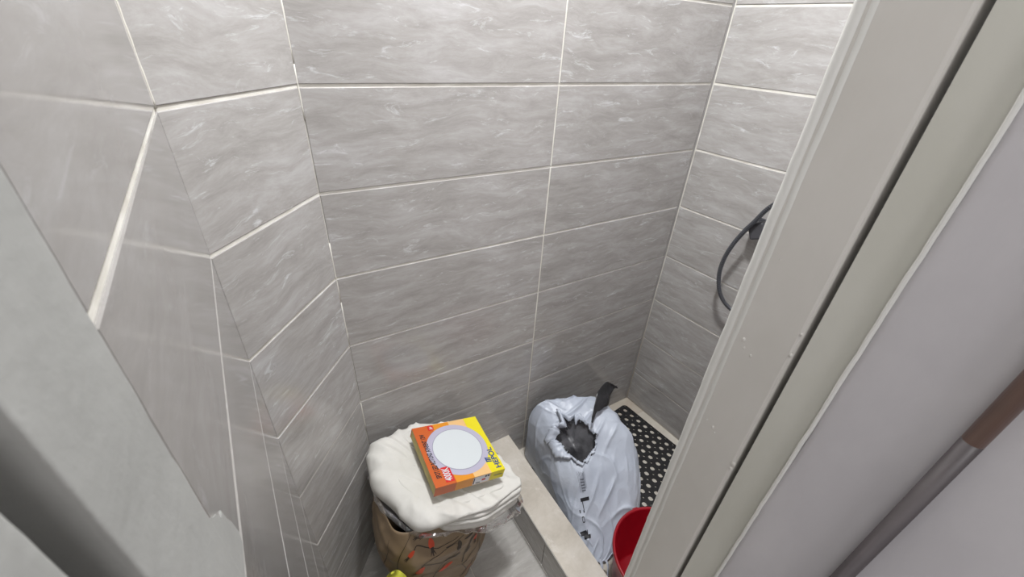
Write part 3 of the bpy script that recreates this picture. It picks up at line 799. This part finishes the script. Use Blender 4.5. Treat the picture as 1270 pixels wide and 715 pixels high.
# ------------------------------------------------------------------ lamp carton
BXC = Vector((0.1989, -0.2143, -1.0825)); BS = 0.2; BT = 0.031
carton = empty('lamp_box', BXC, (math.radians(-0.0714), math.radians(13.2817), math.radians(-2.6319)))
tag(carton, 'orange and yellow cardboard lamp box with a white disc, lying on the folded sheet', 'box')
M['orange'] = mat('print_orange', srgb(184, 88, 38), 0.35); M['orange2'] = mat('print_amber', srgb(204, 132, 36), 0.35)
M['peach'] = mat('print_peach', srgb(214, 174, 120), 0.35); M['yellow'] = mat('print_yellow', srgb(212, 198, 34), 0.35)
M['board'] = varied('raw_board', srgb(178, 164, 100), srgb(194, 180, 118), 20, 0.7, 0.2)
M['lilac'] = mat('print_lilac', srgb(168, 164, 182), 0.35); M['lilac2'] = mat('print_grey_ring', srgb(142, 142, 156), 0.35); M['disc'] = mat('print_white', srgb(194, 199, 201), 0.35)
M['red_label'] = mat('print_red', srgb(190, 34, 36), 0.35); M['white_label'] = mat('print_label_white', srgb(206, 206, 210), 0.4)
M['blue'] = mat('print_blue', srgb(24, 62, 120), 0.4)
H_ = BS / 2
box('body', -H_ + .0012, H_ - .0012, -H_ + .0012, H_ - .0012, -BT, -0.0006, M['board'], carton, .0005)
bands = [(0, .285, 'orange'), (.285, .54, 'orange2'), (.54, .79, 'peach'), (.79, 1, 'yellow')]
for (a, b, k) in bands:
    bm = bmesh.new(); x0, x1 = -H_ + BS * a, -H_ + BS * b
    bx(bm, x0, x1, -H_, H_, -0.0006, 0)
    bx(bm, x0, x1, -H_, -H_ + .0011, -BT, -0.0006)
    bx(bm, x0, x1, H_ - .0011, H_, -BT, -0.0006)
    if k == 'yellow': bx(bm, x1 - .0011, x1, -H_ + .0011, H_ - .0011, -BT, -0.0006)
    from_bm('sleeve', bm, M[k], carton)['label'] = {'orange': 'orange sleeve band', 'orange2': 'amber sleeve band', 'peach': 'peach sleeve band', 'yellow': 'yellow sleeve band'}[k]
def disc(name, r, z, m):
    V = [(r * math.cos(2 * PI * k / 72), r * math.sin(2 * PI * k / 72), z) for k in range(72)]
    return obj(name, V, [tuple(range(72))], m, carton)
disc('disc_print', .0865, .0003, M['lilac'])['label'] = 'lilac ring print'
disc('disc_print', .0705, .0005, M['lilac2'])['label'] = 'grey ring print'
disc('disc_print', .0685, .0007, M['disc'])['label'] = 'white disc print'
def rect(name, x0, x1, y0, y1, z, m, front=False):
    if front: V = [(x0, z, y0), (x1, z, y0), (x1, z, y1), (x0, z, y1)]
    else: V = [(x0, y0, z), (x1, y0, z), (x1, y1, z), (x0, y1, z)]
    return obj(name, V, [(0, 1, 2, 3)], m, carton)
def fx(f): return -H_ + BS * f
def text(name, s, size, loc, rot, m, parent, width=None, bold=0.0):
    cu = bpy.data.curves.new(name, 'FONT'); cu.body = s; cu.size = size; cu.extrude = 0.0; cu.offset = bold
    to = bpy.data.objects.new(name, cu); C.objects.link(to); bpy.context.view_layer.update()
    me = bpy.data.meshes.new_from_object(to); bpy.data.objects.remove(to)
    xs = [v.co.x for v in me.vertices]; k = width / (max(xs) - min(xs)) if width else 1
    for v in me.vertices: v.co.x = (v.co.x - min(xs)) * k
    me.materials.clear(); me.materials.append(m)
    o = link(bpy.data.objects.new(name, me), parent); o.location = loc; o.rotation_euler = rot; return o
R90 = (0, 0, PI / 2)
text('lettering', 'SPOT LED ROTUND APARENT 12W', .0185, (fx(.125), fx(.12), .0004), R90, M['ink'], carton, width=.148, bold=.0006)
rect('label_patch', fx(.155), fx(.275), fx(.035), fx(.265), .0004, M['red_label'])['label'] = 'red printed patch'
text('lettering', '4000K', .026, (fx(.25), fx(.05), .0006), R90, M['disc'], carton, width=.040, bold=.0005)
rect('label_patch', fx(.215), fx(.30), fx(.90), fx(.985), .0004, M['red_label'])['label'] = 'red printed patch'
text('lettering', 'A+', .015, (fx(.285), fx(.915), .0006), R90, M['disc'], carton, width=.011, bold=.0004)
text('lettering', 'HEPOL', .022, (fx(.965), fx(.045), .0004), R90, M['blue'], carton, width=.070, bold=.0006)
# emblem beside the name: a dark blue square of slanted bars
V = []; F = []
cx, cy = fx(.838), fx(.20)
for k in range(3):
    y0 = cy - .0075 + k * .0052
    o = len(V); V += [(cx - .0075, y0 + .0022, .0004), (cx - .0075, y0 + .0058, .0004), (cx + .0075, y0 + .003, .0004), (cx + .0075, y0 - .0006, .0004)]; F.append((o, o + 3, o + 2, o + 1))
o = len(V); V += [(cx - .0085, cy - .0065, .00045), (cx - .005, cy - .0065, .00045), (cx - .005, cy + .0095, .00045), (cx - .0085, cy + .0095, .00045)]; F.append((o, o + 1, o + 2, o + 3))
obj('emblem', V, F, M['blue'], carton)
# front side label
yf = -H_ - .0004
rect('label_patch', fx(.53), fx(.775), -BT + .002, -.002, yf, M['white_label'], True)['label'] = 'white printed patch'
rect('small_print', fx(.535), fx(.55), -BT + .004, -.004, yf - .0002, M['ink'], True)
rect('small_print', fx(.575), fx(.64), -BT + .005, -BT + .0085, yf - .0002, M['ink'], True)
rect('small_print', fx(.66), fx(.715), -BT + .010, -BT + .017, yf - .0002, M['red_label'], True)
rect('small_print', fx(.70), fx(.725), -.010, -.004, yf - .0002, M['ink'], True)
rect('small_print', fx(.735), fx(.765), -.010, -.004, yf - .0002, M['ink'], True)
rect('small_print', fx(.84), fx(.97), -.016, -.013, yf - .0002, M['print_grey'], True)

# ------------------------------------------------------------------ yellow cloth
def yellow_cloth():
    V = []; F = []; n = 60; rows = 26
    for r in range(rows + 1):
        t = r / rows
        for i in range(n):
            q = 2 * PI * i / n
            rr = (0.006 + 0.066 * t ** .55) * (1 + .16 * math.sin(q * 3 + t * 2) * t)
            z = 0.378 * (1 - t ** 1.15)
            p = Vector((rr * math.cos(q) * 0.95, rr * math.sin(q) * .50 + .010 * (1 - t), z))
            p += Vector((math.cos(q), math.sin(q), 0)) * 0.010 * noise.noise(p * 22) * min(1, t * 3)
            V.append(p)
    for r in range(rows):
        for i in range(n): F.append((r * n + i, r * n + (i + 1) % n, (r + 1) * n + (i + 1) % n, (r + 1) * n + i))
    F.append(tuple(range(n))); F.append(tuple(rows * n + i for i in range(n)))
    m = varied('yellow_cloth', srgb(190, 190, 50), srgb(208, 208, 74), 12, 0.8, 0.4, 60)
    o = obj('cleaning_cloth', V, F, m, None, True); o.location = (-0.042, -0.372, Z_FL); return o
tag(yellow_cloth(), 'bright yellow cloth bunched up on the floor against the front of the brown bag', 'cloth')

# ------------------------------------------------------------------ shower hose and holder on the right wall
hs = empty('shower_hose', (1.16, -0.272, -0.60)); tag(hs, 'black ribbed shower hose looping down beside the right tiled wall', 'hose')
M['hose'] = mat('hose_rings', srgb(112, 114, 120), 0.25, 0.6); M['hose_dark'] = mat('hose_core', srgb(30, 30, 34), 0.4, 0.3)
HP = [(1.165, -.335, -.47), (1.160, -.300, -.515), (1.157, -.280, -.560), (1.153, -.262, -.600), (1.150, -.243, -.655), (1.150, -.232, -.715), (1.152, -.235, -.775), (1.158, -.258, -.835), (1.165, -.300, -.868), (1.170, -.36, -.87)]
HPs = catmull(HP, 240)   # centre line before the offset of its Empty
v, f = tube_mesh([(a - 1.167, b + .26, c + .62) for a, b, c in HPs], 0.0060, 12); obj('core', v, f, M['hose_dark'], hs, True)
v, f = tube_mesh([(a - 1.167, b + .26, c + .62) for a, b, c in catmull(HP, 720)], lambda i: 0.0072 if (i // 4) % 2 else 0.0055, 12); obj('ribbed_sleeve', v, f, M['hose'], hs, False)
hb = empty('shower_holder', (1.20, -0.300, -0.572)); tag(hb, 'dark grey shower holder bracket fixed to the right tiled wall', 'bracket')
M['holder'] = varied('holder_grey', srgb(66, 66, 70), srgb(80, 80, 84), 10, 0.35, 0.1)
hb.rotation_euler = (0, 0, TH)
box('wall_plate', -0.004, 0.0010, -0.022, 0.022, -0.03, 0.03, M['holder'], hb, 0.002)
box('arm', -0.030, -0.003, -0.012, 0.012, -0.012, 0.014, M['holder'], hb, 0.003)
bm = bmesh.new(); bx(bm, -0.042, -0.018, -0.022, 0.026, -0.026, 0.026, 0.006)
o = from_bm('cradle', bm, M['holder'], hb); o.rotation_euler = (math.radians(-28), 0, 0)
